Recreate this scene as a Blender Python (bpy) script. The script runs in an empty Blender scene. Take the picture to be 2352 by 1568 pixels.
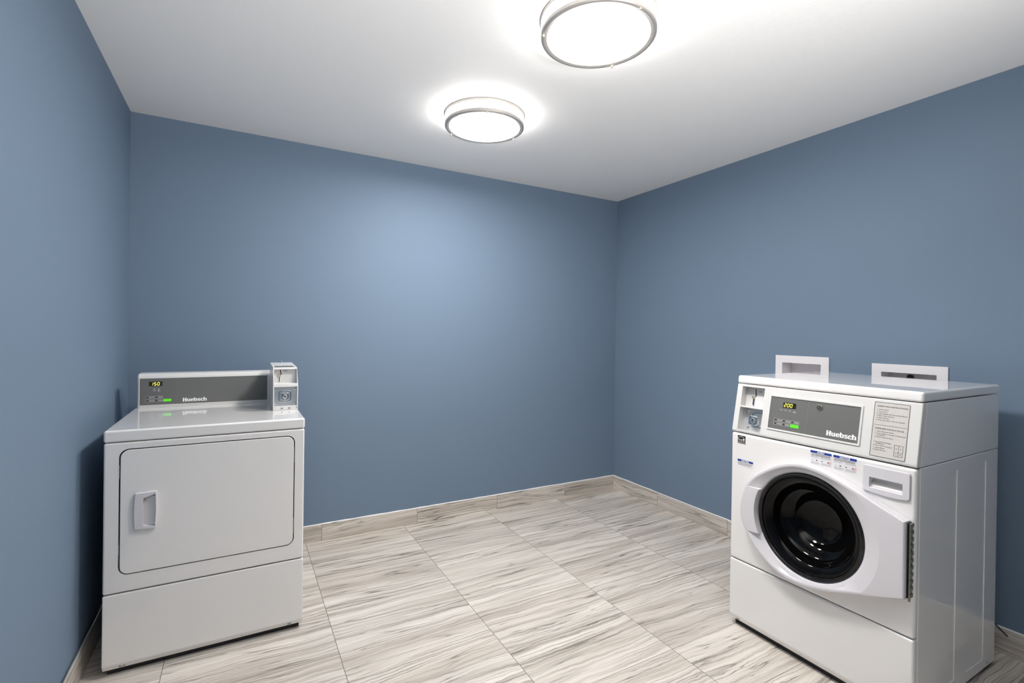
import bpy, bmesh, math, random
from mathutils import Vector, Matrix
C = bpy.context
SC = C.scene
random.seed(7)
R = math.radians

# ------------------------------------------------------------------ camera
YAW, PITCH, ROLL = 0.50758, -0.00421, 0.01408
CAM = Vector((-2.8036, -3.2216, 1.3075))
FPX, PY = 1123.85, -15.06
f = Vector((math.sin(YAW)*math.cos(PITCH), math.cos(YAW)*math.cos(PITCH), math.sin(PITCH)))
r0 = Vector((math.cos(YAW), -math.sin(YAW), 0)); u0 = r0.cross(f)
cr, sr = math.cos(ROLL), math.sin(ROLL)
r1 = cr*r0 + sr*u0; u1 = -sr*r0 + cr*u0
cd = bpy.data.cameras.new('camera'); cam = bpy.data.objects.new('camera', cd)
SC.collection.objects.link(cam); SC.camera = cam
cam.matrix_world = Matrix(((r1.x, u1.x, -f.x, CAM.x), (r1.y, u1.y, -f.y, CAM.y), (r1.z, u1.z, -f.z, CAM.z), (0, 0, 0, 1)))
cd.sensor_width = 36.0; cd.lens = FPX/2352*36.0
cd.shift_y = PY/2352 * -1 * -1      # the principal point lies slightly above the centre row
cd.clip_start = 0.02

# ------------------------------------------------------------------ world, exposure
W = bpy.data.worlds.new('world'); SC.world = W; W.use_nodes = True
W.node_tree.nodes['Background'].inputs[0].default_value = (0.8, 0.87, 1, 1)
W.node_tree.nodes['Background'].inputs[1].default_value = 0.0
LAMP = 60.0
LAMP_SIDE = 16.0
# added fill light, unseen behind the camera, turned up so that it bounces off the ceiling
fl = bpy.data.lights.new('added_bounce_fill', 'AREA'); fl.shape = 'DISK'; fl.size = .45; fl.energy = 27; fl.spread = math.radians(125); fl.color = (1, .975, .95)
flo = bpy.data.objects.new('added_bounce_fill', fl); SC.collection.objects.link(flo)
flo.location = (-1.95, -3.60, 1.35); flo.rotation_euler = (math.radians(180-38), 0, 0)
SC.view_settings.view_transform = 'Standard'; SC.view_settings.look = 'None'
SC.view_settings.exposure = 0.38; SC.view_settings.gamma = 1.0
SC.view_settings.use_curve_mapping = False

# ------------------------------------------------------------------ room numbers
H, XL, YF = 2.4385, -3.315, -5.0
# ------------------------------------------------------------------ node helper
class NT:
    def __init__(s, name):
        s.m = bpy.data.materials.new(name); s.m.use_nodes = True
        s.t = s.m.node_tree; s.n = s.t.nodes; s.l = s.t.links
        s.b = s.n['Principled BSDF']
    def put(s, sock, v):
        if isinstance(v, bpy.types.NodeSocket): s.l.new(v, sock)
        else:
            if hasattr(sock.default_value, '__len__') and not hasattr(v, '__len__'): v = (v,)*len(sock.default_value)
            if hasattr(v, '__len__') and len(sock.default_value) == 4 and len(v) == 3: v = (*v, 1)
            sock.default_value = v
    def math(s, op, a, b=None, c=None, clamp=False):
        n = s.n.new('ShaderNodeMath'); n.operation = op; n.use_clamp = clamp
        for i, v in enumerate((a, b, c)):
            if v is not None: s.put(n.inputs[i], v)
        return n.outputs[0]
    def comb(s, x, y, z):
        n = s.n.new('ShaderNodeCombineXYZ')
        for i, v in enumerate((x, y, z)): s.put(n.inputs[i], v)
        return n.outputs[0]
    def obj(s):
        n = s.n.new('ShaderNodeTexCoord'); q = s.n.new('ShaderNodeSeparateXYZ')
        s.l.new(n.outputs['Object'], q.inputs[0]); return n.outputs['Object'], q.outputs
    def noise(s, vec, scale=1, detail=2, rough=.5, dist=0):
        n = s.n.new('ShaderNodeTexNoise'); s.put(n.inputs['Vector'], vec)
        n.inputs['Scale'].default_value = scale; n.inputs['Detail'].default_value = detail
        n.inputs['Roughness'].default_value = rough; n.inputs['Distortion'].default_value = dist
        return n.outputs['Fac']
    def white(s, vec):
        n = s.n.new('ShaderNodeTexWhiteNoise'); n.noise_dimensions = '3D'; s.put(n.inputs['Vector'], vec)
        return n.outputs['Value'], n.outputs['Color']
    def mix(s, fac, a, b):
        n = s.n.new('ShaderNodeMix'); n.data_type = 'RGBA'
        s.put(n.inputs[0], fac); s.put(n.inputs[6], a); s.put(n.inputs[7], b); return n.outputs[2]
    def ramp(s, v, lo, hi, smooth=True):
        n = s.n.new('ShaderNodeMapRange'); n.interpolation_type = 'SMOOTHSTEP' if smooth else 'LINEAR'
        s.put(n.inputs[0], v); n.inputs[1].default_value = lo; n.inputs[2].default_value = hi
        return n.outputs[0]
    def bump(s, h, strength, dist):
        n = s.n.new('ShaderNodeBump'); n.inputs['Strength'].default_value = strength
        n.inputs['Distance'].default_value = dist; s.put(n.inputs['Height'], h)
        s.l.new(n.outputs[0], s.b.inputs['Normal'])
    def bs(s, **k):
        for a, v in k.items(): s.put(s.b.inputs[a.replace('_', ' ')], v)
        return s
_tint = {}
def plain(name, col, rough=.4, metal=0, coat=0, crough=.08, spec=.5, bump=0, bscale=400):
    t = NT(name); o, xyz = t.obj()
    v = t.noise(o, 3.0, 3)
    c = t.mix(t.math('MULTIPLY', v, .06), col, tuple(x*.8 for x in col))
    t.bs(Base_Color=c, Roughness=rough, Metallic=metal, Coat_Weight=coat, Specular_IOR_Level=spec)
    t.b.inputs['Coat Roughness'].default_value = crough
    if bump: t.bump(t.noise(o, bscale, 2), bump, .001)
    return t.m
def emit(name, col, s, base=(.8,.8,.8)):
    t = NT(name); t.bs(Base_Color=base, Emission_Color=col, Emission_Strength=s, Roughness=.4); return t.m

def wall_paint(name, col):
    t = NT(name); o, xyz = t.obj()
    n1 = t.noise(o, 1.3, 4, .55); 
    c = t.mix(t.math('MULTIPLY', n1, .10), col, tuple(x*.82 for x in col))
    t.bs(Base_Color=c, Roughness=.6, Specular_IOR_Level=.17)
    h = t.math('ADD', t.math('MULTIPLY', t.noise(o, 260, 3, .6), .6), t.math('MULTIPLY', t.noise(o, 25, 3), .6))
    t.bump(h, .22, .0012); return t.m
def ceiling_paint(name):
    t = NT(name); o, xyz = t.obj()
    t.bs(Base_Color=(.89,.885,.875), Roughness=.6, Specular_IOR_Level=.3)
    h = t.math('ADD', t.noise(o, 180, 4, .65), t.math('MULTIPLY', t.noise(o, 30, 3), .8))
    t.bump(h, .35, .0015); return t.m

def stone(name, along, across, a_off, a_len, c_off, c_len, seed=0., dark=1.0):
    """veined stone-look tile: veins run along axis `along`; joints every a_len / c_len"""
    t = NT(name); o, xyz = t.obj()
    A, B = xyz[along], xyz[across]
    ca = t.math('DIVIDE', t.math('SUBTRACT', A, a_off), a_len)
    ia = t.math('FLOOR', ca); fa = t.math('MULTIPLY', t.math('SUBTRACT', ca, ia), a_len)
    if c_len:
        cb = t.math('DIVIDE', t.math('SUBTRACT', B, c_off), c_len)
        ib = t.math('FLOOR', cb); fb = t.math('MULTIPLY', t.math('SUBTRACT', cb, ib), c_len)
    else: ib = 0.0; fb = B
    w, wc = t.white(t.comb(ia, ib, seed))
    q = t.n.new('ShaderNodeSeparateXYZ'); t.l.new(wc, q.inputs[0]); w2, w3 = q.outputs[0], q.outputs[1]
    oa = t.math('MULTIPLY', w, 37.0); ob = t.math('MULTIPLY', w2, 53.0)
    # wandering of the veins, as a shift across
    ua = t.math('ADD', fa, oa); ub = t.math('ADD', fb, ob)
    tilt = t.math('MULTIPLY', t.math('SUBTRACT', w3, .5), .10)
    ub = t.math('ADD', ub, t.math('MULTIPLY', fa, tilt))
    wan = t.math('SUBTRACT', t.noise(t.comb(t.math('MULTIPLY', ua, 3.4), t.math('MULTIPLY', ub, 6.0), seed), 1, 4, .6), .5)
    ub = t.math('ADD', ub, t.math('MULTIPLY', wan, .050))
    wan2 = t.math('SUBTRACT', t.noise(t.comb(t.math('MULTIPLY', ua, 30.), t.math('MULTIPLY', ub, 40.0), seed), 1, 3, .6), .5)
    ub2 = t.math('ADD', ub, t.math('MULTIPLY', wan2, .0045))
    V = lambda fx, fy, z, ub=ub: t.comb(t.math('MULTIPLY', ua, fx), t.math('MULTIPLY', ub, fy), z)
    broad = t.noise(V(.6, 9, 1.3), 1, 3, .55)
    band = t.noise(V(.8, 42, 4.1, ub2), 1, 4, .6)
    fine = t.noise(V(1.8, 190, 9.7, ub2), 1, 3, .6)
    # contour lines of a stretched noise give thin continuous veins
    def veins(fx, fy, k, z, wd):
        nz = t.noise(V(fx, fy, z, ub2), 1, 2, .5)
        fr = t.math('FRACT', t.math('MULTIPLY', nz, k))
        d = t.math('ABSOLUTE', t.math('SUBTRACT', fr, .5))
        return t.math('SUBTRACT', 1.0, t.ramp(d, 0.0, wd))
    v1 = veins(.45, 13, 10, 2.2, .085)
    v2 = veins(.7, 27, 7, 7.7, .07)
    v3 = veins(.9, 60, 5, 3.9, .10)
    mask1 = t.ramp(t.noise(V(1.0, 6, 11.), 1, 2), .36, .62)
    mask2 = t.ramp(t.noise(V(1.4, 10, 15.), 1, 2), .42, .60)
    mask3 = t.ramp(t.noise(V(1.6, 8, 19.), 1, 3), .44, .64)
    lightc = (.79, .74, .68); midc = (.375, .335, .28); darkc = (.12, .108, .092)
    c = t.mix(t.ramp(broad, .36, .70), lightc, (.58, .52, .46))
    c = t.mix(t.math('MULTIPLY', t.ramp(band, .45, .72), .85), c, midc)
    c = t.mix(t.math('MULTIPLY', t.ramp(fine, .46, .78), .45), c, midc)
    c = t.mix(t.math('MULTIPLY', t.math('MULTIPLY', v3, mask3), .55), c, (.24, .21, .18))
    c = t.mix(t.math('MULTIPLY', t.math('MULTIPLY', veins(.45, 13, 10, 2.2, .34), mask1), .50), c, (.30, .26, .22))
    c = t.mix(t.math('MULTIPLY', t.math('MULTIPLY', v1, mask1), .85), c, darkc)
    c = t.mix(t.math('MULTIPLY', t.math('MULTIPLY', v2, mask2), .72), c, darkc)
    # tile-to-tile tone
    c = t.mix(t.math('MULTIPLY', w3, .14), c, (.46, .42, .39))
    # grout
    g = .0012
    ja = t.math('MINIMUM', fa, t.math('SUBTRACT', a_len, fa))
    j = t.math('LESS_THAN', ja, g)
    if c_len:
        jb = t.math('MINIMUM', fb, t.math('SUBTRACT', c_len, fb))
        j = t.math('MAXIMUM', j, t.math('MULTIPLY', t.math('LESS_THAN', jb, g*.75), 1.0))
    c = t.mix(j, c, (.17, .155, .14))
    if dark != 1.0: c = t.mix(1-dark, c, (.30,.27,.24))
    t.bs(Base_Color=c, Roughness=t.math('ADD', .38, t.math('MULTIPLY', j, .4)), Specular_IOR_Level=.4)
    t.bump(t.math('SUBTRACT', t.math('MULTIPLY', fine, .12), t.math('MULTIPLY', j, 1.0)), .35, .001)
    return t.m

M = {}
M['wall'] = wall_paint('blue_wall_paint', (.168, .232, .318))
M['ceiling'] = ceiling_paint('white_ceiling_paint')
M['enamel'] = plain('white_enamel', (.85, .84, .832), .30, coat=1.0, crough=.025)
M['enamel'].node_tree.nodes['Principled BSDF'].inputs['Coat IOR'].default_value = 1.65
M['plastic'] = plain('white_plastic', (.69, .675, .71), .33)
M['plastic2'] = plain('control_plastic', (.69, .685, .675), .30)
M['wallbox'] = plain('white_box_plastic', (.80, .775, .80), .45)
M['grey'] = plain('grey_overlay', (.145, .148, .145), .38, spec=.4)
M['black'] = plain('black_plastic', (.012, .012, .014), .5)
M['dark'] = plain('dark_gap', (.03, .03, .032), .7)
M['glass'] = plain('black_glass', (.0022, .0022, .0024), .03, spec=.20)
M['rim'] = plain('gloss_black_rim', (.004, .004, .005), .07, spec=.5, coat=.25)
M['chrome'] = plain('chrome', (.72, .73, .75), .16, metal=1)
M['steel'] = plain('galvanised_steel', (.50, .54, .57), .30, metal=.9)
M['bright_steel'] = plain('bright_steel', (.66, .67, .68), .42, metal=.5)
M['nickel'] = plain('brushed_nickel', (.46, .44, .42), .5, metal=.55)
M['hinge'] = plain('hinge_steel', (.30, .30, .26), .38, metal=.9)
M['screw'] = plain('screw_steel', (.35, .37, .36), .3, metal=.8)
M['brass'] = plain('pale_brass', (.66, .60, .46), .3, metal=1)
M['white_ink'] = plain('white_ink', (.95, .95, .95), .5)
M['line_ink'] = plain('light_grey_ink', (.52, .52, .52), .5)
M['dark_ink'] = plain('dark_ink', (.055, .05, .048), .6)
M['black_ink'] = plain('black_ink', (.012, .011, .011), .6)
M['grey_ink'] = plain('grey_ink', (.28, .26, .27), .6)
M['blue_ink'] = plain('blue_ink', (.01, .045, .30), .5)
M['red_ink'] = plain('red_ink', (.75, .22, .22), .5)
M['sticker'] = plain('sticker_paper', (.78, .77, .79), .5)
M['plate'] = plain('brushed_plate', (.60, .575, .55), .42)
M['green_key'] = emit('green_key', (.12, .9, .02, 1), .25, (.10, .62, .02))
M['green_line'] = plain('green_line_ink', (.17, .27, .13), .5)
M['led'] = emit('yellow_led', (1., .98, .12, 1), 1.6, (.1,.1,.02))
M['screen'] = plain('display_screen', (.02, .02, .008), .12)
M['diffuser'] = emit('lit_diffuser', (1., .965, .925, 1), LAMP)
M['drum'] = emit('lit_drum', (1., .965, .925, 1), LAMP_SIDE)
M['caulk'] = plain('white_caulk', (.84, .83, .81), .6)
M['cord'] = plain('black_cord', (.01, .01, .01), .5)
M['conduit'] = plain('conduit_metal', (.55, .53, .50), .3, metal=1)
M['floor'] = stone('stone_floor_tile', 0, 1, -.604, .6115, -.254, .305)
M['bb_back'] = stone('stone_base_back', 0, 2, -.511, .612, 0, None, 3.)
M['bb_side'] = stone('stone_base_side', 1, 2, -.513, .612, 0, None, 8.)

# ------------------------------------------------------------------ mesh helper
def vadd(a, b): return (a[0]+b[0], a[1]+b[1], a[2]+b[2])
class Fr:
    """frame: (a, b, n) -> xyz; n points out of the face"""
    def __init__(s, o, a, b, n): s.o, s.a, s.b, s.n = Vector(o), Vector(a), Vector(b), Vector(n)
    def __call__(s, p, q, n=0): return s.o + s.a*p + s.b*q + s.n*n
XZ = Fr((0,0,0), (1,0,0), (0,0,1), (0,-1,0))         # front faces: (u, z), out towards -y
YZ = Fr((0,0,0), (0,1,0), (0,0,1), (1,0,0))          # side profiles: (y, z), extruded along x
XY = Fr((0,0,0), (1,0,0), (0,1,0), (0,0,1))
def rect(a0, a1, b0, b1): return [(a0,b0),(a1,b0),(a1,b1),(a0,b1)]
def rrect(a0, a1, b0, b1, r, n=6):
    out = []
    for cx, cy, s in ((a1-r,b0+r,-90),(a1-r,b1-r,0),(a0+r,b1-r,90),(a0+r,b0+r,180)):
        for i in range(n+1):
            t = R(s+90*i/n); out.append((cx+r*math.cos(t), cy+r*math.sin(t)))
    return out
class MB:
    def __init__(s): s.bm = bmesh.new()
    def prism(s, pts, fr, n0, n1):
        lo = [s.bm.verts.new(fr(p[0], p[1], n0)) for p in pts]
        hi = [s.bm.verts.new(fr(p[0], p[1], n1)) for p in pts]
        fs = [s.bm.faces.new(lo[::-1]), s.bm.faces.new(hi)]
        k = len(pts)
        for i in range(k): fs.append(s.bm.faces.new((lo[i], lo[(i+1)%k], hi[(i+1)%k], hi[i])))
        return s
    def frame(s, outer, inner, fr, n0, n1):
        """closed ring prism between two loops of equal length"""
        k = len(outer)
        L = [[s.bm.verts.new(fr(p[0], p[1], n)) for p in lp] for lp, n in ((outer,n0),(outer,n1),(inner,n1),(inner,n0))]
        for a in range(4):
            A, B = L[a], L[(a+1)%4]
            for i in range(k): s.bm.faces.new((A[i], A[(i+1)%k], B[(i+1)%k], B[i]))
        return s
    def lathe(s, prof, fr, seg=48, a0=0., a1=360.):
        """prof: (radius, n) about the frame origin"""
        full = abs(a1-a0) >= 359.9; k = seg if full else seg+1
        rings = []
        for r, n in prof:
            if r < 1e-7: rings.append([s.bm.verts.new(fr(0,0,n))]); continue
            rings.append([s.bm.verts.new(fr(r*math.cos(R(a0+(a1-a0)*i/seg)), r*math.sin(R(a0+(a1-a0)*i/seg)), n)) for i in range(k)])
        for A, B in zip(rings, rings[1:]):
            for i in range(k if full else k-1):
                j = (i+1) % k
                if len(A) == 1 and len(B) == 1: continue
                if len(A) == 1: s.bm.faces.new((A[0], B[j], B[i]))
                elif len(B) == 1: s.bm.faces.new((A[i], A[j], B[0]))
                else: s.bm.faces.new((A[i], A[j], B[j], B[i]))
        return s
    def tube(s, pts, rad, seg=10, rads=None):
        pts = [Vector(p) for p in pts]; rings = []
        up = Vector((0,0,1))
        for i, p in enumerate(pts):
            d = (pts[min(i+1,len(pts)-1)]-pts[max(i-1,0)]).normalized()
            a = d.cross(up); a = a.normalized() if a.length > 1e-4 else Vector((1,0,0))
            b = d.cross(a); q = rads[i] if rads else rad
            rings.append([s.bm.verts.new(p + a*q*math.cos(2*math.pi*k/seg) + b*q*math.sin(2*math.pi*k/seg)) for k in range(seg)])
        for A, B in zip(rings, rings[1:]):
            for k in range(seg): s.bm.faces.new((A[k], A[(k+1)%seg], B[(k+1)%seg], B[k]))
        s.bm.faces.new(rings[0][::-1]); s.bm.faces.new(rings[-1]); return s
    def ball(s, c, r, seg=12, sc=(1,1,1)):
        prof = [(r*math.sin(math.pi*i/8)*1.0, -r*math.cos(math.pi*i/8)) for i in range(9)]
        prof[0] = (0, -r); prof[-1] = (0, r)
        return s.lathe(prof, Fr(c, (sc[0],0,0), (0,sc[1],0), (0,0,sc[2])), seg)
    def bevel(s, off, seg=3, ang=25, sel=None):
        s.bm.normal_update()
        es = [e for e in s.bm.edges if len(e.link_faces) == 2 and e.calc_face_angle(0) > R(ang) and (sel is None or sel(e))]
        if es: bmesh.ops.bevel(s.bm, geom=es, offset=off, segments=seg, profile=.5, affect='EDGES', clamp_overlap=True)
        return s
    def text(s, txt, size, fr, a, b, n=.0004, align='LEFT', bold=0., sx=1.):
        cu = bpy.data.curves.new('t', 'FONT'); cu.body = txt; cu.size = size; cu.align_x = align
        cu.offset = bold*size; cu.resolution_u = 2
        o = bpy.data.objects.new('t', cu); SC.collection.objects.link(o)
        dg = C.evaluated_depsgraph_get(); me = o.evaluated_get(dg).to_mesh()
        vs = [s.bm.verts.new(fr(a+v.co.x*sx, b+v.co.y, n)) for v in me.vertices]
        for p in me.polygons:
            try: s.bm.faces.new([vs[i] for i in p.vertices])
            except ValueError: pass
        o.evaluated_get(dg).to_mesh_clear()
        bpy.data.objects.remove(o); bpy.data.curves.remove(cu); return s
    def mesh(s, name, off=(0,0,0), recalc=True, ang=32):
        if recalc: bmesh.ops.recalc_face_normals(s.bm, faces=s.bm.faces)
        for v in s.bm.verts: v.co += Vector(off)
        me = bpy.data.meshes.new(name); s.bm.to_mesh(me); s.bm.free()
        me.shade_smooth(); me.set_sharp_from_angle(angle=R(ang)); return me
def link(o):
    SC.collection.objects.link(o); return o
def build(mb, name, mat, parent=None, off=(0,0,0), cuts=(), label=None, flat_text=False, ang=32):
    me = mb.mesh(name, off, recalc=not flat_text, ang=ang)
    me.materials.append(M[mat] if isinstance(mat, str) else mat)
    o = link(bpy.data.objects.new(name, me))
    if parent: o.parent = parent
    for c in cuts:
        cm = c.mesh('cut', off)
        co = link(bpy.data.objects.new('cut', cm))
        md = o.modifiers.new('b', 'BOOLEAN'); md.object = co; md.operation = 'DIFFERENCE'; md.solver = 'EXACT'
        par = o.parent; o.parent = None
        dg = C.evaluated_depsgraph_get(); nm = bpy.data.meshes.new_from_object(o.evaluated_get(dg))
        o.modifiers.clear(); o.data = nm; o.parent = par
        bpy.data.objects.remove(co)
        nm.shade_smooth(); nm.set_sharp_from_angle(angle=R(ang))
    if label: o['label'] = label
    if not flat_text and name not in ('door_glass', 'diffuser', 'glass_rim'):
        # large flat faces keep their own normal; only the rounded edges shade smoothly
        w = o.modifiers.new('weighted_normal', 'WEIGHTED_NORMAL'); w.mode = 'FACE_AREA'; w.weight = 100; w.keep_sharp = True
    return o
def thing(name, loc, rz, label, cat, group=None):
    o = link(bpy.data.objects.new(name, None)); o.location = loc; o.rotation_euler = (0,0,rz)
    o.empty_display_size = .1
    o['label'] = label; o['category'] = cat
    if group: o['group'] = group
    return o
def struct(o, label):
    o['kind'] = 'structure'; o['label'] = label; return o

# ------------------------------------------------------------------ room shell
T = .12
def slab(name, x0, x1, y0, y1, z0, z1, mat, label, cuts=(), bev=0):
    mb = MB().prism(rect(x0,x1,y0,y1), XY, z0, z1)
    return struct(build(mb, name, mat, cuts=cuts), label)
slab('floor', XL-T, T, YF-T, T, -.1, 0, 'floor', 'grey beige veined stone-look tile floor')
slab('ceiling', XL-T, T, YF-T, T, H, H+.1, 'ceiling', 'white painted ceiling with fine texture')
slab('wall_back', XL-T, T, 0, T, 0, H, 'wall', 'blue painted back wall')
slab('wall_left', XL-T, XL, YF, 0, 0, H, 'wall', 'blue painted wall at the left behind the dryer')
slab('wall_front', XL-T, T, YF-T, YF, 0, H, 'wall', 'blue painted wall behind the viewer')
WB = [(-1.737, -1.434, .975, 1.198, -1.694, -1.475, 1.015, 1.156), (-2.249, -1.943, .957, 1.180, -2.207, -1.985, .997, 1.140)]
cuts = [MB().prism(rect(b[4]-.006, b[5]+.006, b[6]-.006, b[7]+.006), YZ, -.05, .092) for b in WB]
slab('wall_right', 0, T, YF, 0, 0, H, 'wall', 'blue painted wall at the right behind the washer', cuts=cuts)

BH, BT = .104, .009
def base(name, prof_fr, length, mat, label, caulk_n):
    mb = MB().prism(rect(0, BT, 0, BH), prof_fr, 0, length); mb.bevel(.0012, 2)
    o = struct(build(mb, name, mat), label)
    mc = MB()
    k = 60; pts = []
    # a slightly uneven bead of caulk along the top edge
    rings = []
    rnd = random.Random(caulk_n)
    for i in range(k+1):
        t = length*i/k; h = .0035 + rnd.uniform(-.0010, .0016); w = BT*.8 + rnd.uniform(-.001, .0006)
        rings.append([mc.bm.verts.new(prof_fr(a, b, t)) for a, b in ((0, BH-.0005), (w, BH-.0005), (w*.7, BH+h*.6), (0, BH+h))])
    for A, B in zip(rings, rings[1:]):
        for j in range(4): mc.bm.faces.new((A[j], A[(j+1)%4], B[(j+1)%4], B[j]))
    mc.bm.faces.new(rings[0]); mc.bm.faces.new(rings[-1][::-1])
    build(mc, 'caulk_line', 'caulk', o)
    return o
base('baseboard_back', Fr((XL,0,0), (0,-1,0), (0,0,1), (1,0,0)), -XL, 'bb_back', 'stone-look tile baseboard on the back wall', 1)
base('baseboard_right', Fr((0,YF,0), (-1,0,0), (0,0,1), (0,1,0)), -YF-BT-.0005, 'bb_side', 'stone-look tile baseboard on the right wall', 2)
base('baseboard_left', Fr((XL,YF,0), (1,0,0), (0,0,1), (0,1,0)), -YF-BT-.0005, 'bb_side', 'stone-look tile baseboard on the left wall', 3)
base('baseboard_front', Fr((XL+BT+.001,YF,0), (0,1,0), (0,0,1), (1,0,0)), -XL-2*BT-.002, 'bb_back', 'stone-look tile baseboard behind the viewer', 4)

# ------------------------------------------------------------------ ceiling lights
def ceiling_light(x, y, angs, label):
    t = thing('ceiling_light', (x, y, H), 0, label, 'ceiling light', 'round flush ceiling lights')
    F = Fr((0,0,0), (1,0,0), (0,1,0), (0,0,-1))      # n runs down from the ceiling
    build(MB().lathe([(.150,.0002),(.206,.0002),(.2075,.002),(.2075,.012),(.206,.0135),(.198,.0135),(.198,.010),(.150,.010),(.150,.0002)], F, 96),
          'ceiling_ring', 'nickel', t)
    build(MB().lathe([(.150,.0095),(.1965,.0095),(.1965,.057),(.194,.0588),(.150,.0588),(.150,.0095)], F, 96),
          'diffuser_drum', 'drum', t, ang=60)
    build(MB().lathe([(.1935,.0590),(.188,.0605),(.17,.0620),(.10,.0645),(0,.0655)], F, 96),
          'diffuser', 'diffuser', t, ang=60)
    build(MB().lathe([(.1975,.048),(.2035,.048),(.2055,.050),(.2055,.062),(.203,.0655),(.198,.067),(.192,.0655),(.1835,.0640),(.1835,.0625),(.1975,.0600),(.1975,.048)], F, 96),
          'trim_ring', 'nickel', t)
    for a in angs:
        p = F(.200*math.cos(a), .200*math.sin(a))
        build(MB().tube([(p.x,p.y,-.012),(p.x,p.y,-.066)], .0018, 8), 'rod', 'brass', t)
        build(MB().ball((p.x, p.y, -.0695), .0052), 'finial', 'brass', t)
    return t
ceiling_light(-1.697, -.905, (R(248), R(11), R(128)), 'round flush ceiling light further from the viewer, near the back wall')
ceiling_light(-1.687, -1.820, (R(156), R(-86), R(35)), 'round flush ceiling light nearest the viewer, cut off by the top edge')

# ------------------------------------------------------------------ recessed wall boxes
for i, b in enumerate(WB):
    yc = (b[0]+b[1])/2
    t = thing('wall_box', (0, yc, b[2]), 0, ('smaller-looking white recessed wall box above the left end of the washer top',
              'white recessed wall box above the right end of the washer top')[i], 'wall box', 'white recessed boxes in the right wall')
    F = Fr((0,-yc,-b[2]), (0,1,0), (0,0,1), (-1,0,0))
    mb = MB().frame(rect(*b[:4]), rect(*b[4:]), F, .0003, .006); mb.bevel(.0012, 2)
    build(mb, 'face_frame', 'wallbox', t)
    o, n = rect(b[4]-.004, b[5]+.004, b[6]-.004, b[7]+.004), rect(b[4], b[5], b[6], b[7])
    mb = MB().frame(o, n, F, -.085, .001)
    mb.prism(o, F, -.088, -.0851)
    build(mb, 'recess_liner', 'wallbox', t)
    if i == 1:
        v = MB().tube([F(-2.085, b[6]+.001, -.05), F(-2.085, 1.105, -.05)], .011, 12)
        vo = build(v, 'valve', 'brass', t)
        build(MB().lathe([(0,0),(.012,0),(.014,.004),(.014,.020),(.010,.026),(0,.027)], Fr(F(-2.085,1.105,-.05), (1,0,0),(0,1,0),(0,0,1)), 12), 'valve_knob', 'black', vo)

# ------------------------------------------------------------------ shared lettering
GL = {
 'H': (.86, [(0,0,.26,1),(.5,0,.76,1),(.2,.40,.56,.60),(-.04,.86,.32,1),(-.04,0,.32,.14),(.44,.86,.8,1),(.44,0,.8,.14)]),
 'u': (.74, [(0,.12,.24,.74),(.40,0,.64,.74),(.06,0,.5,.17),(-.05,.61,.24,.74),(.35,.61,.64,.74),(.4,0,.70,.13)]),
 'e': (.68, [(0,.13,.23,.61),(.07,.58,.53,.74),(.40,.34,.62,.64),(.1,.31,.62,.43),(.07,0,.60,.16)]),
 'b': (.72, [(0,0,.24,1),(-.05,.87,.24,1),(.2,.58,.55,.74),(.43,.12,.66,.62),(.1,0,.56,.16)]),
 's': (.62, [(.06,.58,.54,.74),(0,.40,.23,.68),(.06,.31,.50,.46),(.34,.08,.57,.38),(0,0,.50,.16)]),
 'c': (.64, [(0,.13,.23,.61),(.07,.58,.52,.74),(.40,.48,.60,.66),(.07,0,.56,.16),(.42,.08,.58,.22)]),
 'h': (.70, [(0,0,.24,1),(-.05,.87,.24,1),(.2,.58,.54,.74),(.43,0,.66,.64),(-.04,0,.30,.13),(.37,0,.72,.13)]),
}
def logo(fr, a, b, width, height):
    tot = sum(GL[c][0] for c in 'Huebsch'); sx = width/tot; mb = MB(); x = a; q = 0
    for c in 'Huebsch':
        for (p0,q0,p1,q1) in GL[c][1]:
            n = .0006+q*4e-6; q += 1
            k = min(.05, (q1-q0)*.3)
            pts = [(p0,q0+k),(p0+k,q0),(p1-k,q0),(p1,q0+k),(p1,q1-k),(p1-k,q1),(p0+k,q1),(p0,q1-k)]
            mb.prism([(x+u*sx, b+v*height) for u, v in pts], fr, .0001, n)
        x += GL[c][0]*sx
    return mb
SEG = {'0':'abcdef','1':'bc','2':'abged','5':'afgcd'}
def digits(txt, fr, a, b, w, h, gap, italic=.12):
    mb = MB(); t = h*.105
    for i, ch in enumerate(txt):
        x0 = a+i*(w+gap)
        S = {'a':((.12,1),(.88,1)),'b':((1,.94),(1,.56)),'c':((1,.44),(1,.06)),'d':((.12,0),(.88,0)),'e':((0,.44),(0,.06)),'f':((0,.94),(0,.56)),'g':((.12,.5),(.88,.5))}
        for sg in SEG[ch]:
            (p0,q0),(p1,q1) = S[sg]
            P0 = Vector((x0+p0*w+q0*h*italic, b+q0*h)); P1 = Vector((x0+p1*w+q1*h*italic, b+q1*h))
            d = (P1-P0).normalized(); m = Vector((-d.y, d.x))
            pts = [P0, P0+d*t*.6+m*t*.75, P1-d*t*.6+m*t*.75, P1, P1-d*t*.6-m*t*.75, P0+d*t*.6-m*t*.75]
            mb.prism([(p.x,p.y) for p in pts], fr, .0012, .0018)
    return mb
def micro(mb, fr, a0, a1, b, h, seed, n=.0005):
    """a line of print too small to read: short uneven marks"""
    rn = random.Random(seed); x = a0
    while x < a1:
        w = rn.uniform(.0012, .0040); w = min(w, a1-x)
        mb.prism(rect(x, x+w, b-h*rn.uniform(.38,.5), b+h*rn.uniform(.38,.5)), fr, .0001, n)
        x += w + rn.uniform(.0005, .0011)
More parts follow.
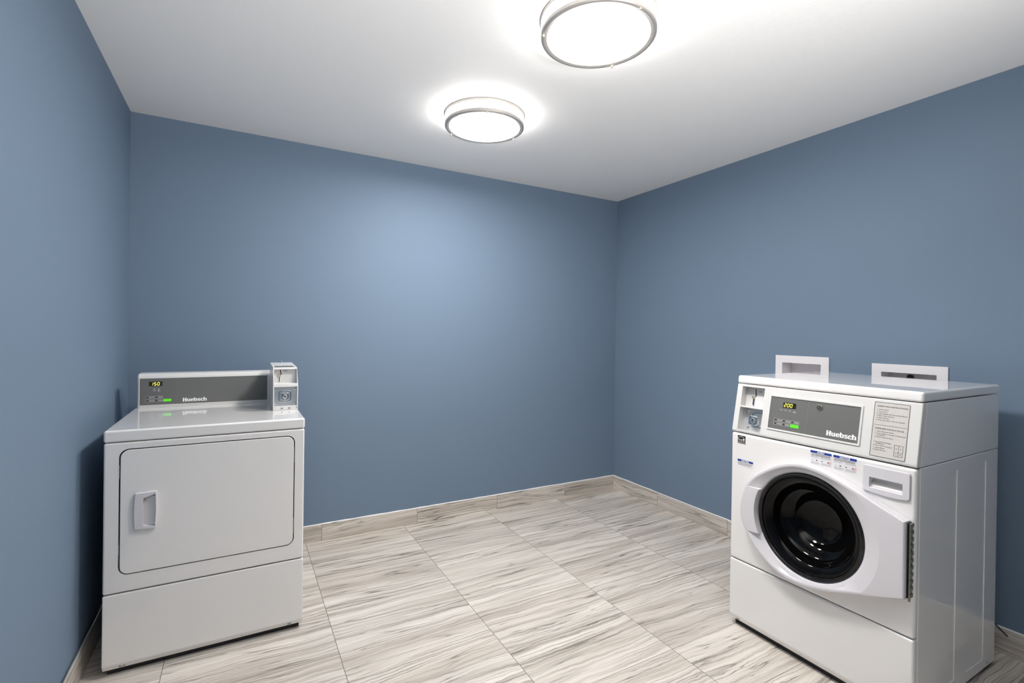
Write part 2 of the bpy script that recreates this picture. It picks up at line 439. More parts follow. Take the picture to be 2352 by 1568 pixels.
def keypad(parent, fr, cells, off, green):
    """outlined keys with a dark pictogram and a print mark; the start key is green"""
    for i, (a0,a1,b0,b1) in enumerate(cells):
        mb = MB().frame(rrect(a0,a1,b0,b1,.0012,2), rrect(a0+.0009,a1-.0009,b0+.0009,b1-.0009,.0006,2), fr, .0001, .0007)
        micro(mb, fr, a0+(a1-a0)*.42, a1-.0022, (b0+b1)/2, (b1-b0)*.34, 40+i, .0006)
        k = build(mb, 'key', 'line_ink', parent, off)
        build(MB().prism(rect(a0+.0022, a0+.0022+(b1-b0)*.62, b0+.0022, b1-.0022), fr, .0001, .0006), 'key_symbol', 'dark_ink', parent, off)
    a0,a1,b0,b1 = green
    mb = MB().prism(rrect(a0,a1,b0,b1,.0015,3), fr, .0001, .0010)
    build(mb, 'start_key', 'green_key', parent, off, label='green start key')
def lock_face(parent, fr, a, b, off, s=1., proud=.010, offset=(0,0)):
    """square-shouldered coin vault lock with round key cylinder"""
    w = .028*s
    mb = MB().frame(rrect(a-w,a+w,b-w*1.02,b+w*1.02,w*.45,5), rrect(a-w*.82,a+w*.82,b-w*.84,b+w*.84,w*.36,5), fr, .0005, .004); mb.bevel(.0007, 2, 40)
    o = build(mb, 'lock_bezel', 'chrome', parent, off)
    a2, b2 = a+offset[0], b+offset[1]
    mb = MB().prism(rrect(a2-w*.62,a2+w*.62,b2-w*.62,b2+w*.62,w*.3,5), fr, .0005, proud); mb.bevel(.002*s, 3, 40)
    build(mb, 'lock_body', 'chrome', parent, off)
    mb = MB().lathe([(0,proud+.0022),(w*.28,proud+.002),(w*.40,proud+.001),(w*.42,proud-.001)], Fr(fr(a2,b2), fr.a, fr.b, fr.n), 20)
    build(mb, 'lock_cylinder', 'steel', parent, off)
    mb = MB().prism(rect(a2-w*.05,a2+w*.05,b2-w*.22,b2+w*.20), fr, proud+.001, proud+.0026)
    mb.lathe([(0,proud+.00262),(w*.12,proud+.0026),(w*.12,proud+.001)], Fr(fr(a2-w*.02,b2+w*.1), fr.a, fr.b, fr.n), 10)
    build(mb, 'keyhole', 'black_ink', parent, off)
def coin_slot(parent, fr, a, b, off, h):
    """coin entry: a bent dark slot, round return button and lower slot"""
    mb = MB().prism([(a+.000,b+h*.98),(a+.0035,b+h*.98),(a+.0075,b+h*.60),(a+.002,b+h*.52),(a+.003,b+h*.62)], fr, .0002, .0010)
    mb.prism(rect(a-.0035,a-.0003,b+h*.06,b+h*.44), fr, .0002, .0010)
    build(mb, 'coin_slot', 'black_ink', parent, off)
    mb = MB().frame(rect(a-.006,a+.0022,b+h*.02,b+h*.47), rect(a-.0038,a-.0002,b+h*.05,b+h*.45), fr, .0002, .003); mb.bevel(.0006,2)
    build(mb, 'slot_trim', 'chrome', parent, off)
    c = fr(a-.005, b+h*.50, .004)
    mb = MB().lathe([(0,.005),(.003,.0048),(.0055,.003),(.0068,0),(.0068,-.004)], Fr(c, fr.a, fr.b, fr.n), 18)
    build(mb, 'coin_return_button', 'brass', parent, off)
    mb = MB().lathe([(0,.0022),(.0042,.002),(.0048,.0002)], Fr(fr(a+.024,b+h*.86), fr.a*1.9, fr.b*.75, fr.n), 20)
    build(mb, 'badge', 'line_ink', parent, off)
    mb = MB().lathe([(0,.0026),(.0028,.0024),(.0030,.0002)], Fr(fr(a+.024,b+h*.86), fr.a*1.7, fr.b*.6, fr.n), 16)
    build(mb, 'badge_centre', 'grey_ink', parent, off)
def toe_screw(parent, F, a, b, off):
    mb = MB().lathe([(0,.0026),(.003,.0024),(.0046,.0012),(.0050,0)], Fr(F(a,b), F.a, F.b, F.n), 12)
    build(mb, 'screw', 'screw', parent, off)

# ------------------------------------------------------------------ DRYER (faces -y, local front plane y=0)
DW, DD = .683, .700
D0 = (-3.2343, -.9163)
dry = thing('clothes_dryer', (D0[0]+DW/2, D0[1]+DD/2, 0), 0,
            'white front-loading dryer in the left corner with raised rear control console', 'dryer')
S = (-DW/2, -DD/2, 0)
UL = -.005
Z1, Z2, Z3 = .3117, .8775, .9231
def P(mb, name, mat, parent=dry, **k): return build(mb, name, mat, parent, S, **k)
# cabinet shell
mb = MB().prism(rect(.022, DD, .024, Z2-.001), YZ, UL+.0015, DW-.0015); mb.bevel(.004, 2); P(mb, 'cabinet', 'enamel')
# front panel with a recess for the door
DR = (.041, .6445, .3765, .8515)
mb = MB().prism(rect(0, .0215, Z1+.0012, Z2-.0014), YZ, UL, DW); mb.bevel(.0075, 4)
front = P(mb, 'front_panel', 'enamel', cuts=[MB().prism(rrect(*DR, .032, 8), XZ, -.012, .02)])
build(MB().prism(rrect(DR[0]+.0005, DR[1]-.0005, DR[2]+.0005, DR[3]-.0005, .031, 8), XZ, -.0119, -.0105), 'door_gap_shade', 'dark', dry, S)  # dark sheet in the recess: shade of the door gap put into colour
g = .0042
DP = (DR[0]+g*1.15, DR[1]-g, DR[2]+g, DR[3]-g)
HC = [(.0905,.545),(.0885,.575),(.0875,.611),(.0885,.650),(.0915,.683),(.159,.684),(.1605,.650),(.161,.612),(.160,.574),(.1575,.541)]
def cupcut(): 
    c = MB().prism([(.1165,.561),(.1155,.611),(.1170,.659),(.121,.664),(.1545,.673),(.1565,.612),(.1545,.552),(.120,.5555)], XZ, -.009, .05); return c
mb = MB().prism(rrect(*DP, .028, 8), XZ, -.0102, .0022); mb.bevel(.0022, 3, 60)
door = P(mb, 'door', 'enamel', cuts=[cupcut()])
mb = MB().prism(HC, XZ, .0023, .0150); mb.bevel(.0035, 3, 40)
hd = P(mb, 'handle', 'plastic', parent=door, cuts=[cupcut()])
hd['label'] = 'white pull cup handle'
# sloped inside of the pull cup
mb = MB(); q = [XZ(*p) for p in ((.1158,.5545,-.0070),(.1158,.6665,-.0070),(.1560,.6665,.0095),(.1560,.5545,.0095))]
q2 = [v+Vector((0,.0015,0)) for v in q]
va = [mb.bm.verts.new(v) for v in q]; vb = [mb.bm.verts.new(v) for v in q2]
mb.bm.faces.new(va); mb.bm.faces.new(vb[::-1])
for i in range(4): mb.bm.faces.new((va[i], va[(i+1)%4], vb[(i+1)%4], vb[i]))
P(mb, 'handle_cup', 'plastic', parent=door)
for z0, z1 in ((.735,.800),(.426,.492)):
    mb = MB().prism(rect(DP[1]+.0002, DR[1]-.0006, z0, z1), XZ, -.009, .0005); mb.bevel(.0006,2); P(mb, 'hinge', 'hinge')
for z0, z1 in ((.741,.790),(.455,.492)):
    mb = MB().prism(rect(DR[0]-.0008, DR[0]+.0012, z0, z1), XZ, -.009, .0008); mb.bevel(.0004,1); P(mb, 'door_clip', 'plastic')
# lower access panel with angled toe edge
mb = MB().prism([(.0215,.3003+.0085),(0,.3003+.0085),(0,.046),(.0125,.0235),(.0215,.0235)], YZ, UL, DW)
mb.bevel(.0048, 4); P(mb, 'lower_panel', 'enamel', ang=24)
P(MB().prism(rect(UL+.012, DW-.012, .030, DD-.01), XY, .002, .0238), 'under_shade_block', 'black')  # added black block, stands in for the shade under the dryer
TF = Fr((0,0,0), (1,0,0), Vector((0,-.0125,.0225)).normalized(), Vector((0,-.0225,-.0125)).normalized())
def toe(u): return Fr((u,.0066,.034), TF.a, TF.b, TF.n)
for u in (.050, .062, .627, .635): toe_screw(dry, toe(u), 0, 0, S)
toe_screw(dry, Fr((.451,.0066,.034), TF.a*.5, TF.b*.5, TF.n), 0, 0, S)
for u in (.05, DW-.05):
    for y in (.08, DD-.06):
        P(MB().lathe([(0,0.0005),(.022,.0005),(.022,.007),(.010,.010),(.010,.030)], Fr((u,y,0),(1,0,0),(0,1,0),(0,0,1)), 20), 'foot', 'black')
# lid
mb = MB().prism(rect(-.001, DD+.002, Z2+.001, Z3), YZ, UL-.001, DW+.001); mb.bevel(.0085, 4); lid = P(mb, 'top_panel', 'enamel')
# console
cy0 = .581
cprof = [(cy0,Z3+.0006),(cy0,Z3+.1435)] + [(cy0+.022-.022*math.cos(R(a)), Z3+.1435+.0215*math.sin(R(a))) for a in (15,30,45,60,75,90)] + [(cy0+.085,Z3+.165),(cy0+.085,Z3+.0006)]
mb = MB().prism(cprof, YZ, .008, .577)
mb.bevel(.007, 4, 25, sel=lambda e: abs(e.verts[0].co.x-e.verts[1].co.x) < 1e-5)
con = P(mb, 'console', 'plastic2')
CF = Fr((0,cy0,0), (1,0,0), (0,0,1), (0,-1,0))
mb = MB().frame(rrect(.0140,.5640,.9335,1.0685,.004,4), rrect(.0175,.5600,.9375,1.0645,.002,4), CF, -.001, .0022); mb.bevel(.0008,2,40)
P(mb, 'panel_bezel', 'plastic2', parent=con)
ov = build(MB().prism(rect(.0172,.5603,.9372,1.0648), CF, -.001, .0006), 'control_overlay', 'grey', dry, S, label='grey control overlay')
ov['label'] = 'grey control overlay'
DF = Fr(CF(0,0,.0006), CF.a, CF.b, CF.n)
P(MB().prism(rect(.054,.106,1.0285,1.049), DF, 0, .0011), 'display', 'screen', parent=ov)
P(digits('150', DF, .0600, 1.0315, .0078, .0135, .0052), 'display_digits', 'led', parent=ov)
mb = MB()
for a in (.075, .092):
    mb.prism(rrect(a-.0028,a+.0028,1.0095,1.0150,.001,2), DF, .0001, .0006)
    micro(mb, DF, a-.006, a+.006, 1.0055, .0024, int(a*1000))
micro(mb, DF, .088, .097, 1.0020, .0022, 5)
P(mb, 'indicator_print', 'line_ink', parent=ov)
P(MB().prism(rect(.1655,.1668,.9385,1.0635), DF, .0001, .0005), 'divider_line', 'green_line', parent=ov)
keypad(ov, DF, [(.041,.0735,.9675,.9800),(.0765,.1085,.9675,.9800),(.041,.0735,.9515,.9640),(.0765,.1085,.9515,.9640)], S, (.1105,.1425,.9520,.9640))
P(logo(DF, .1890, .9475, .1005, .0175), 'logo_lettering', 'white_ink', parent=ov)
# coin meter box standing on the right rear of the top
bx0, bx1 = .5705, .6800
prof = [(.262,Z3+.0004),(.2605,1.041),(.2860,1.1255),(.556,1.1335),(.556,Z3+.0004)]
cutU = MB().prism([(.20,1.1185),(.20,1.0485),(.305,1.0515),(.312,1.1170)], YZ, bx0+.005, bx1-.005)
cutL = MB().prism(rect(.20,.272,.944,1.0345), YZ, bx0+.005, bx1-.005)
mb = MB().prism(prof, YZ, bx0, bx1)
for v in mb.bm.verts:
    if v.co.z > 1.1 and v.co.x > .6: v.co.x -= .004
mb.bevel(.0016, 2)
cb = P(mb, 'coin_box', 'plastic2', cuts=[cutU, cutL])
cb['label'] = 'white coin meter box'
BK = Vector((0, .007, .0655)).normalized()
UF = Fr((0,.3046,1.0515), (1,0,0), BK, Vector((0,-BK.z,BK.y)))
coin_slot(cb, UF, .602, .002, S, .062)
LF = Fr((0,.2720,0), (1,0,0), (0,0,1), (0,-1,0))
P(MB().prism(rect(bx0+.0055,bx1-.0055,.9445,1.034), LF, .0001, .0014), 'lock_plate', 'steel', parent=cb)
LF2 = Fr((0,.2706,0), (1,0,0), (0,0,1), (0,-1,0))
lock_face(cb, LF2, .6225, .988, S, .98, .009)
for a, b in ((.581,1.023),(.666,1.024),(.581,.955),(.666,.956)):
    P(MB().lathe([(0,.003),(.0030,.0028),(.0048,.0014),(.005,0)], Fr(LF2(a,b), LF2.a, LF2.b, LF2.n), 14), 'plate_screw', 'chrome', parent=cb)
for a in (.609, .641): P(MB().lathe([(0,.001),(.0045,.0009),(.0050,0)], Fr((a,.2615,.9325),(1,0,0),(0,0,.42),(0,-1,0)), 14), 'drain_slot', 'dark_ink', parent=cb)
P(MB().lathe([(0,.001),(.0020,.0009),(.0022,0)], Fr((.6745,.2615,.9345),(1,0,0),(0,0,1),(0,-1,0)), 10), 'screw_hole', 'dark_ink', parent=cb)
def ztop(y): return 1.1255 + (y-.286)/(.556-.286)*.008
mb = MB(); tF = Fr((0,0,1.1257), (1,0,0), Vector((0,1,.0296)), (0,0,1))
P(mb.prism([(bx0+.008,.300-.286),(bx1-.013,.300-.286),(bx1-.020,.362-.286),(bx0+.010,.362-.286)], Fr((0,.286,1.1256), (1,0,0), (0,1,.0296), (0,0,1)), .0001, .0007), 'top_window', 'grey', parent=cb)
P(MB().lathe([(0,.010),(.004,.009),(.0055,.005),(.0055,0)], Fr((.6225,.535,ztop(.535)),(1,0,0),(0,1,0),(0,0,1)), 14), 'top_latch', 'chrome', parent=cb)

# ------------------------------------------------------------------ WASHER (faces -x in the room)
WW, WD = .699, .693
wx, wy0 = -.8385, -2.4611
wsh = thing('washing_machine', (wx+WD/2, wy0+WW/2, 0), -math.pi/2,
            'white front-loading washer with round black glass door at the right wall', 'washing machine')
S = (-WW/2, -WD/2, 0)
z1, z2, z3, z4 = .3033, .8735, 1.0918, 1.1281
def P(mb, name, mat, parent=wsh, **k): return build(mb, name, mat, parent, S, **k)
uc, zc, RG = .357, .569, .1990
GC = Fr((uc,0,zc), (1,0,0), (0,0,1), (0,-1,0))
doorcut = lambda: MB().lathe([(0,.03),(.190,.03),(.190,-.135),(0,-.135)], GC, 64)
# cabinet with two shallow pressed channels on the visible side
ribs = []
def ribcut(y0, y1, zb, zt):
    m = MB(); d = .0022; e = .0014
    o = [(y0,zb),(y1,zb),(y1,zt),(y0,zt)]; i = [(y0+e,zb+e),(y1-e,zb+e),(y1-e,zt-e),(y0+e,zt-e)]
    X = WW-.001
    va = [m.bm.verts.new((X+.004, *p)) for p in o]; vb = [m.bm.verts.new((X, *p)) for p in o]; vc = [m.bm.verts.new((X-d, *p)) for p in i]
    m.bm.faces.new(va[::-1]); m.bm.faces.new(vc)
    for A, B in ((va,vb),(vb,vc)):
        for k in range(4): m.bm.faces.new((A[k], A[(k+1)%4], B[(k+1)%4], B[k]))
    return m
mb = MB().prism(rect(.0305, WD, .020, z2-.0012), YZ, .001, WW-.001); mb.bevel(.0035, 3)
P(mb, 'cabinet', 'enamel', cuts=[doorcut(), ribcut(.164,.3195,.067,.833), ribcut(.4195,.5785,.060,.835),
                                  MB().prism(rect(.52,.685,.74,.84), XZ, -.06, 0)])
toe_screw(wsh, Fr((WW-.001,.62,.037),(0,1,0),(0,0,1),(1,0,0)), 0, 0, S)
coincuts = lambda: [MB().prism(rect(.0265,.1345,.1240,.2105), KF, -.036, .03), MB().prism(rect(.0265,.1375,.0160,.1170), KF, -.042, .03)]
# slanted control fascia frame: a = u, b = along the slope, n = out
Ls = math.hypot(.0406, .2183)
KF = Fr((0,0,z2), (1,0,0), (0,.0406/Ls,.2183/Ls), (0,-.2183/Ls,.0406/Ls))
mb = MB().prism([(.0305,z2+.0010),(.0745,z3-.0012),(WD,z3-.0012),(WD,z2+.0010)], YZ, .001, WW-.001); mb.bevel(.003, 3)
P(mb, 'upper_cabinet', 'enamel', cuts=coincuts())
mb = MB().prism([(.0042,z2+.0030),(.0016,z2+.0100),(.0400,z3-.0016),(.0715,z3-.0016),(.0285,z2+.0030)], YZ, 0, WW)
mb.bevel(.0060, 4); fas = P(mb, 'control_fascia', 'plastic2', cuts=coincuts())
# main front
SL = lambda: MB().prism([(-.02,.8155),(.026,.8155),(.026,.798),(-.009,.7765),(-.02,.7765)], YZ, .562, .6625)
mb = MB().prism(rect(0,.0295, z1+.0013, z2-.0012), YZ, 0, WW); mb.bevel(.0105, 5)
P(mb, 'front_panel', 'enamel', cuts=[doorcut(), SL()])
mb = MB().prism([(.0295,z1-.0012),(0,z1-.0012),(0,.050),(.0130,.0255),(.0295,.0255)], YZ, 0, WW); mb.bevel(.0080, 4)
P(mb, 'lower_panel', 'enamel', ang=24)
P(MB().prism(rect(.012, WW-.012, .032, WD-.01), XY, .002, .0195), 'under_shade_block', 'black')  # black block again, painting the dark shaded strip below the toe edge
tn = Vector((0,-.0245,-.013)).normalized(); tb = Vector((0,-.013,.0245)).normalized()
for u in (.040,.047,.64,.648): toe_screw(wsh, Fr((u,.0067,.0375),(1,0,0),tb,tn), 0, 0, S)
for u in (.05, WW-.05):
    for y in (.08, WD-.06):
        P(MB().lathe([(0,0.0005),(.024,.0005),(.024,.007),(.010,.010),(.010,.030)], Fr((u,y,0),(1,0,0),(0,1,0),(0,0,1)), 20), 'foot', 'black')
# top
mb = MB().prism([(.0370,z3+.0008),(.0405,z4),(WD+.001,z4),(WD+.001,z3+.0008)], YZ, -.001, WW+.001); mb.bevel(.0090, 4)
P(mb, 'top_panel', 'enamel')
# coin unit behind the two openings
UF = Fr(KF(0,.1240,-.0350), KF.a, KF.b, KF.n)
P(MB().prism(rect(.0270,.1340,.1245,.2100), KF, -.0358, -.0350), 'coin_back_plate', 'plastic2', parent=fas)
cu = fas
coin_slot(fas, UF, .068, .004, S, .078)
LF = Fr(KF(0,0,-.0400), KF.a, KF.b, KF.n)
P(MB().prism(rect(.0270,.1370,.0165,.1165), KF, -.0418, -.0400), 'lock_plate', 'bright_steel', parent=fas)
lock_face(fas, LF, .098, .068, S, 1.20, .024, (-.013,-.004))
for a, b in ((.046,.106),(.052,.030)):
    P(MB().lathe([(0,.004),(.004,.0036),(.006,.0016),(.0062,0)], Fr(LF(a,b), LF.a, LF.b, LF.n), 14), 'plate_screw', 'chrome', parent=fas)
# control overlay in its bezel
mb = MB().frame(rrect(.164,.524,.0400,.1900,.004,4), rrect(.1698,.5165,.0470,.1812,.0015,4), KF, -.003, .0040); mb.bevel(.0014,3,40)
P(mb, 'panel_bezel', 'plastic2', parent=fas)
ov = P(MB().prism(rect(.1690,.5172,.0462,.1820), KF, -.003, .0010), 'control_overlay', 'grey')
ov['label'] = 'grey control overlay'
DF = Fr(KF(0,0,.0010), KF.a, KF.b, KF.n)
P(MB().prism(rect(.2245,.2780,.1405,.1620), DF, 0, .0011), 'display', 'screen', parent=ov)
P(digits('200', DF, .2290, .1445, .0078, .0135, .0048, .10), 'display_digits', 'led', parent=ov)
mb = MB()
for i, a in enumerate((.2180,.2370,.2555,.2740)): micro(mb, DF, a-.005, a+.005, .1295, .0026, 60+i)
micro(mb, DF, .268, .281, .1255, .0026, 65)
P(mb, 'indicator_print', 'line_ink', parent=ov)
P(MB().prism(rect(.3272,.3286,.0470,.1810), DF, .0001, .0005), 'divider_line', 'green_line', parent=ov)
kx = ((.1930,.2260),(.2285,.2615),(.2645,.2980))
keypad(ov, DF, [(a,b,.0790,.0915) for a,b in kx]+[(a,b,.0640,.0765) for a,b in kx[:2]], S, (.2645,.2980,.0638,.0765))
P(logo(DF, .4060, .0590, .1050, .0185), 'logo_lettering', 'white_ink', parent=ov)
mb = MB(); micro(mb, DF, .505, .515, .0495, .0016, 3); P(mb, 'part_number', 'line_ink', parent=ov)
LK = Fr(DF(.3700,.1610), DF.a, DF.b, DF.n)
lkm = P(MB().lathe([(0,.0045),(.0075,.0045),(.0100,.0040),(.0118,.0020),(.0120,0)], LK, 28), 'key_lock', 'hinge', parent=ov)
mb = MB().lathe([(.0046,.0047),(.0060,.0055),(.0074,.0047)], LK, 24); mb.prism(rect(-.0008,.0008,-.0035,.0035), LK, .0045, .0052)
P(mb, 'key_slot', 'black_ink', parent=ov)
# instruction plate
ip = P(MB().prism(rrect(.5575,.6645,.0170,.2090,.003,4), KF, -.003, .0008), 'instruction_plate', 'plate')
ip['label'] = 'silver printed instruction plate'
IF = Fr(KF(0,0,.0008), KF.a, KF.b, KF.n)
P(MB().frame(rrect(.5575,.6645,.0170,.2090,.003,4), rrect(.5587,.6633,.0182,.2078,.002,4), IF, .0001, .0006), 'plate_border', 'dark_ink', parent=ip)
mb = MB()
mb.text('OPERATING INSTRUCTIONS', .00705, IF, .5665, .1925, bold=.012, sx=1.02)
mb.text('DISPENSER INSTRUCTIONS', .00705, IF, .5665, .1135, bold=.012, sx=1.02)
def lines(rows):
    for b, num, s in rows:
        if num: mb.text(num, .0058, IF, .5665, b)
        mb.text(s, .0058, IF, .5725, b, sx=.97)
lines([(.1815,'1.','Load Laundry'),(.1740,'2.','Close Door'),(.1665,'3.','Add Supplies (See Instructions Below)'),(.1590,'4.','Make Cycle Selection'),
       (.1515,'5.','Make Payment'),(.1440,'6.','Press Start (Door Must be Closed)'),
       (.1040,'1.','Open Dispenser Door'),(.0965,'2.','Load Supplies in Proper Compartment'),(.0905,'','as Indicated'),(.0840,'3.','Close Dispenser Door'),
       (.0670,'A.','Pre-Wash Detergent'),(.0610,'','(If Offered)'),(.0540,'B.','Main Wash Detergent'),(.0465,'C.','Liquid Bleach'),(.0390,'D.','Fabric Softener')])
mb.prism(rect(.5620,.6610,.1280,.1287), IF, .0001, .0005)
g0,g1,h0,h1 = .6305,.6555,.0290,.0665; t = .0004
for a0,a1,b0,b1 in ((g0,g1,h0-t,h0+t),(g0,g1,h1-t,h1+t),(g0-t,g0+t,h0-t,h1+t),(g1-t,g1+t,h0-t,h1+t),(.6430-t,.6430+t,h0,h1),(g0,g1,.0425-t,.0425+t)):
    mb.prism(rect(a0,a1,b0,b1), IF, .0001, .00045)
for s, a, b in (('D',.6367,.0525),('A',.6493,.0525),('C',.6367,.0335),('B',.6493,.0335)): mb.text(s, .0060, IF, a, b, align='CENTER', bold=.01)
P(mb, 'instruction_lettering', 'dark_ink', parent=ip, flat_text=True)
# stickers on the front
def notice(a0, a1, b0, b1, bar, word, kind):
    s = P(MB().prism(rrect(a0,a1,b0,b1,.001,2), XZ, .0001, .0004), 'notice_sticker', 'sticker')
    s['label'] = 'white notice sticker with blue header bar'
    w = a1-a0
    P(MB().prism(rect(a0+.0005,a1-.0005,b1-bar,b1-.0006), XZ, .0003, .0007), 'header_bar', 'blue_ink', parent=s)
    m = MB(); m.text(word, bar*.95, XZ, (a0+a1)/2, b1-bar*.86, .0010, 'CENTER', .03, 1.05)
    P(m, 'header_word', 'white_ink', parent=s, flat_text=True)
    m = MB(); m2 = MB()
    if kind == 0:
        for i in range(3): micro(m, XZ, a0+.002, a1-.003-.004*i, b1-bar-.0045-.0048*i, .0022, 20+i, .0006)
    else:
        for i in range(2): micro(m, XZ, a0+.004-.002*i, a1-.005, b1-bar-.0040-.0045*i, .0026, 30+i+kind, .0006)
        yb = b0+.0165
        for fx, r in ((.12,.0015),(.31,.0030),(.56,.0026),(.84,.0030)):
            m.lathe([(0,.0007),(r,.0007)], Fr(XZ(a0+w*fx,yb), XZ.a, XZ.b*.8, XZ.n), 10)
        for i in range(2): micro(m2, XZ, a0+.003, a0+w*.44, b0+.0085-.0042*i, .0018, 50+i, .0006)
        for i in range(2): micro(m2, XZ, a0+w*.52, a1-.003, b0+.0085-.0042*i, .0018, 54+i, .0006)
        for i in range(2): micro(m2, XZ, a0+.003, a0+w*.40, b1-bar-.0130-.003*i, .0014, 70+i, .0006)
        for i in range(2): micro(m2, XZ, a0+w*.5, a1-.003, b1-bar-.0130-.003*i, .0014, 74+i, .0006)
        P(m2, 'fine_print', 'grey_ink', parent=s)
        m3 = MB().lathe([(.0042,.0006),(.0042,.00075),(.0052,.00075),(.0052,.0006)], Fr(XZ(a0+w*.91,yb), XZ.a, XZ.b*.9, XZ.n), 20)
        m3.prism([(a0+w*.86,yb-.004),(a0+w*.875,yb-.0046),(a0+w*.965,yb+.0036),(a0+w*.95,yb+.0042)], XZ, .0006, .0008)
        P(m3, 'prohibition_mark', 'red_ink', parent=s)
    P(m, 'print', 'dark_ink', parent=s)
notice(.0335,.1095,.7270,.7575,.0098,'NOTICE',0)
notice(.3535,.4325,.8120,.8655,.0098,'AVISO',1)
notice(.4385,.5190,.8110,.8655,.0098,'NOTICE',2)
es = P(MB().prism(rect(.0325,.0705,.8275,.8630), XZ, .0001, .0005), 'energy_sticker', 'black_ink')
es['label'] = 'small black and white energy rating sticker'
m = MB(); ac = (.0500,.8430)
pts = []; rad = .0165
for i in range(17):
    a = R(12+156*i/16); pts.append((ac[0]+rad*math.cos(a), ac[1]+rad*.95*math.sin(a)))
for A, B in zip(pts, pts[1:]):
    d = Vector(B)-Vector(A); n = Vector((-d.y,d.x)).normalized()*.0006
    m.prism([(A[0]-n.x,A[1]-n.y),(B[0]-n.x,B[1]-n.y),(B[0]+n.x,B[1]+n.y),(A[0]+n.x,A[1]+n.y)], XZ, .0004, .0008)
sc = (.0620,.8455); st = []
for i in range(10):
    a = R(90+36*i); rr = .0062 if i%2 == 0 else .0027; st.append((sc[0]+rr*math.cos(a), sc[1]+rr*math.sin(a)))
m.prism(st, XZ, .0004, .0008)
m.text('energy', .0082, XZ, .0345, .8425, .0009, bold=.01, sx=.95)
m.prism(rect(.0330,.0700,.8372,.8380), XZ, .0004, .0008)
m.text('ENERGY STAR', .0054, XZ, .0515, .8300, .0009, 'CENTER', .01, .98)
P(m, 'sticker_print', 'white_ink', parent=es, flat_text=True)
# dispenser drawer
dp = [(.546,.8560),(.5425,.8535),(.5410,.8490),(.5405,.775),(.5425,.7675),(.548,.7645),(.575,.7605),(.612,.7580),(.650,.7590),(.6760,.7625),(.6810,.7660),(.6830,.772),(.6835,.8490),(.6815,.8535),(.6775,.8560)]
mb = MB().prism([(a+(-.0012 if a<.6 else .0012), b+(.0012 if b>.8 else -.0012)) for a,b in dp], XZ, -.001, .0008)
P(mb, 'drawer_gap', 'line_ink', cuts=[SL()])
mb = MB().prism(dp, XZ, -.001, .0065); mb.bevel(.0028, 4, 60)
dr = P(mb, 'dispenser_drawer', 'plastic', cuts=[SL()])
dr['label'] = 'white detergent drawer with recessed grip'
# ---- the door
D = .045
import bisect
def hull(pts):
    pts = sorted(set(pts)); lo = []; up = []
    cr = lambda o,a,b: (a[0]-o[0])*(b[1]-o[1])-(a[1]-o[1])*(b[0]-o[0])
    for p in pts:
        while len(lo) > 1 and cr(lo[-2],lo[-1],p) <= 0: lo.pop()
        lo.append(p)
    for p in pts[::-1]:
        while len(up) > 1 and cr(up[-2],up[-1],p) <= 0: up.pop()
        up.append(p)
    return lo[:-1]+up[:-1]
OUT = [(.687,.446),(.624,.421),(.541,.391),(.493,.372),(.424,.350),(.351,.336),(.282,.338),(.214,.363),(.150,.411),(.109,.461),(.087,.506),(.080,.547),
       (.083,.592),(.102,.658),(.136,.708),(.189,.752),(.240,.784),(.297,.806),(.350,.8135),(.396,.8095),(.433,.8025),(.493,.783),(.549,.760),(.603,.7365),(.686,.702)]
def crom(P, n=8):
    Q = [P[0]]+P+[P[-1]]; out = []
    for i in range(1, len(Q)-2):
        a, b, c, d = (Vector(q) for q in Q[i-1:i+3])
        for k in range(n):
            t = k/n
            out.append(tuple(.5*((2*b)+(c-a)*t+(2*a-5*b+4*c-d)*t*t+(3*b-a-3*c+d)*t**3)))
    return out+[P[-1]]
HU = [(x-uc, z-zc) for x, z in crom(OUT)]
corn = [HU[0], HU[-1]]
def Ro(th):
    d = (math.cos(th), math.sin(th)); best = .2
    for A, B in zip(HU, HU[1:]+HU[:1]):
        ex, ey = B[0]-A[0], B[1]-A[1]
        den = d[0]*ey-d[1]*ex
        if abs(den) < 1e-12: continue
        t = (A[0]*ey-A[1]*ex)/den; s = (A[0]*d[1]-A[1]*d[0])/den
        if t > 0 and -1e-6 <= s <= 1+1e-6: best = max(best, t)
    return best
angs = [i*1.5 for i in range(240)]
HA0, HA1 = 160.2, 200.8
angs += [HA0, HA0+.5, HA1, HA1-.5] + [math.degrees(math.atan2(p[1],p[0]))%360 for p in corn[:2]]
angs = sorted(set(round(a,4) for a in angs))
def skew(a, q, ro):
    # the grip's ends run level instead of radially
    k = min(1, max(0, (ro-q)/(ro-.2)))
    return k*(-8*math.exp(-((a-160.5)/12)**2)+7*math.exp(-((a-200.5)/12)**2))
mb = MB(); rows = []
for a in angs:
    th = R(a); ro = Ro(th); han = HA0+.25 < a < HA1-.25
    rc = min(ro-.0125, .2590)
    L = [(ro-.002,.002),(ro,.008),(ro,D-.008),(ro-.0012,D-.0038),(ro-.0045,D-.0010),(ro-.0095,D)]
    if han:
        e = min((a-HA0)/6, (HA1-a)/6, 1)
        L += [(rc,D+.0006),(.235,D+.0018),(.2130,D+.0024),(.2095,D+.0012),(.2080,D-.004),(.2072,.016),(.2060,.0145),(.2035,.0155),(.2000,.0155)]
    else:
        L += [(rc,D),(rc-.004,D-.0012),(.2200,D-.0105),(.2110,D-.0135),(.2075,D-.0160),(.2050,D-.0200),(.2035,D-.0235),(.2015,D-.0245),(.2000,.0190)]
    rows.append([mb.bm.verts.new(GC(q*math.cos(R(a+skew(a,q,ro))), q*math.sin(R(a+skew(a,q,ro))), n)) for q, n in L])
k = len(rows)
for i in range(k):
    A, B = rows[i], rows[(i+1)%k]
    for j in range(len(A)-1): mb.bm.faces.new((A[j], B[j], B[j+1], A[j+1]))
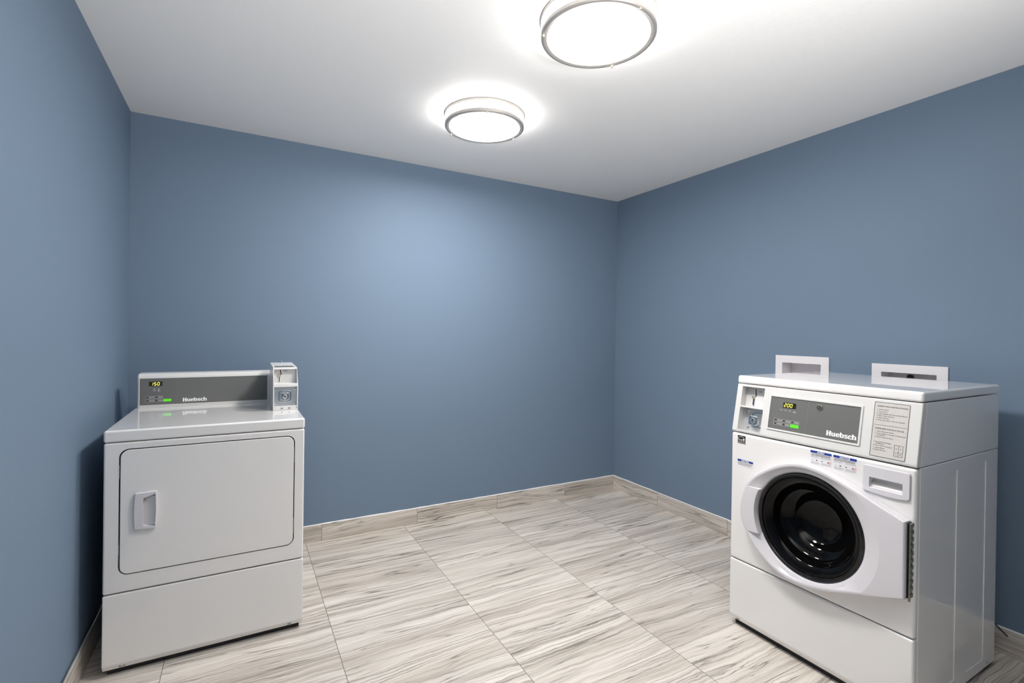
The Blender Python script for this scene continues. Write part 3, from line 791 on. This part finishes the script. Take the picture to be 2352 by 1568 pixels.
# close the back so the door is solid
for i in range(k):
    A, B = rows[i], rows[(i+1)%k]
    mb.bm.faces.new((A[-1], B[-1], B[0], A[0]))
door = P(mb, 'door', 'plastic', ang=22); door['label'] = 'white door frame with moulded grip at its left'
P(MB().lathe([(.2025,.012),(.2022,.0235),(.2010,.0262),(.1985,.0270),(.1962,.0255),(.1952,.0262),(.1930,.0262),(.1915,.0240),(.1905,.0246),(.1885,.0244),(.1872,.0222),(.186,.012),(.2025,.012)], GC, 128), 'glass_rim', 'rim', parent=door)
P(MB().lathe([(.1868,.0180),(.184,.0196),(.176,.0170),(.166,.0115),(.1575,.0040),(.1545,.0010),(.1515,-.0060),(.1480,-.0200),(.1425,-.0330),(.1330,-.0430),(.1200,-.0500),
   (.1080,-.0570),(.0990,-.0680),(.0900,-.0800),(.0780,-.0880),(.0600,-.0930),(.03,-.0960),(0,-.097)], GC, 128), 'door_glass', 'glass', parent=door, ang=60)
# piano hinge at the door's right edge
mb = MB().prism(rect(.6873,.6886,.4480,.6960), XZ, .001, .030)
P(mb, 'hinge_leaf', 'dark', parent=door)
n = 22
hg = None
mb = MB()
for i in range(n):
    a, b = .4370+.258*i/n, .4370+.258*(i+1)/n-.0007
    rr = .0046 if i%2 else .0039
    c = (.6915+(.0006 if i%2 else 0), -.020, 0)
    mb.lathe([(0,a),(rr*.9,a),(rr,a+.0008),(rr,b-.0008),(rr*.9,b),(0,b)], Fr(c,(1,0,0),(0,1,0),(0,0,1)), 14)
for i in range(n//2):
    a = .4370+.258*(2*i+1)/n
    mb.prism(rect(.6900,.6950,a,a+.0112), XZ, .0002, .017)
P(mb, 'door_hinge', 'hinge')
# ------------------------------------------------------------------ loose cable and conduit
def flat(name, mb, mat, loc, label, cat, ang=32):
    o = build(mb, name, mat, None, tuple(-c for c in loc), ang=ang); o.location = loc
    o['label'] = label; o['category'] = cat; return o
pts = [(-.1440,-2.345,.20),(-.120,-2.352,.196),(-.090,-2.366,.183),(-.060,-2.385,.162),(-.035,-2.405,.138),(-.0175,-2.422,.116),(-.0150,-2.445,.095),(-.0125,-2.462,.080)]
flat('power_cord', MB().tube(pts, .0022, 8), 'cord', (-.1440,-2.345,.20), 'thin black cord sticking out behind the washer above the tile baseboard', 'cord')
pts = []; rads = []
n = 340
for i in range(n):
    t = i/(n-1); y = -1.62 + 1.02*t
    x = XL+.0095 + .0006*math.sin(y*9)
    z = BH+.0115 + .0012*math.sin(y*14)**2
    pts.append((x,y,z)); rads.append(.0076 if i%2 else .0060)
flat('flexible_conduit', MB().tube(pts, .007, 12, rads), 'conduit', (XL+.0095,-1.62,BH+.0115), 'ribbed metal flexible conduit lying along the left wall on the baseboard', 'conduit', 12)
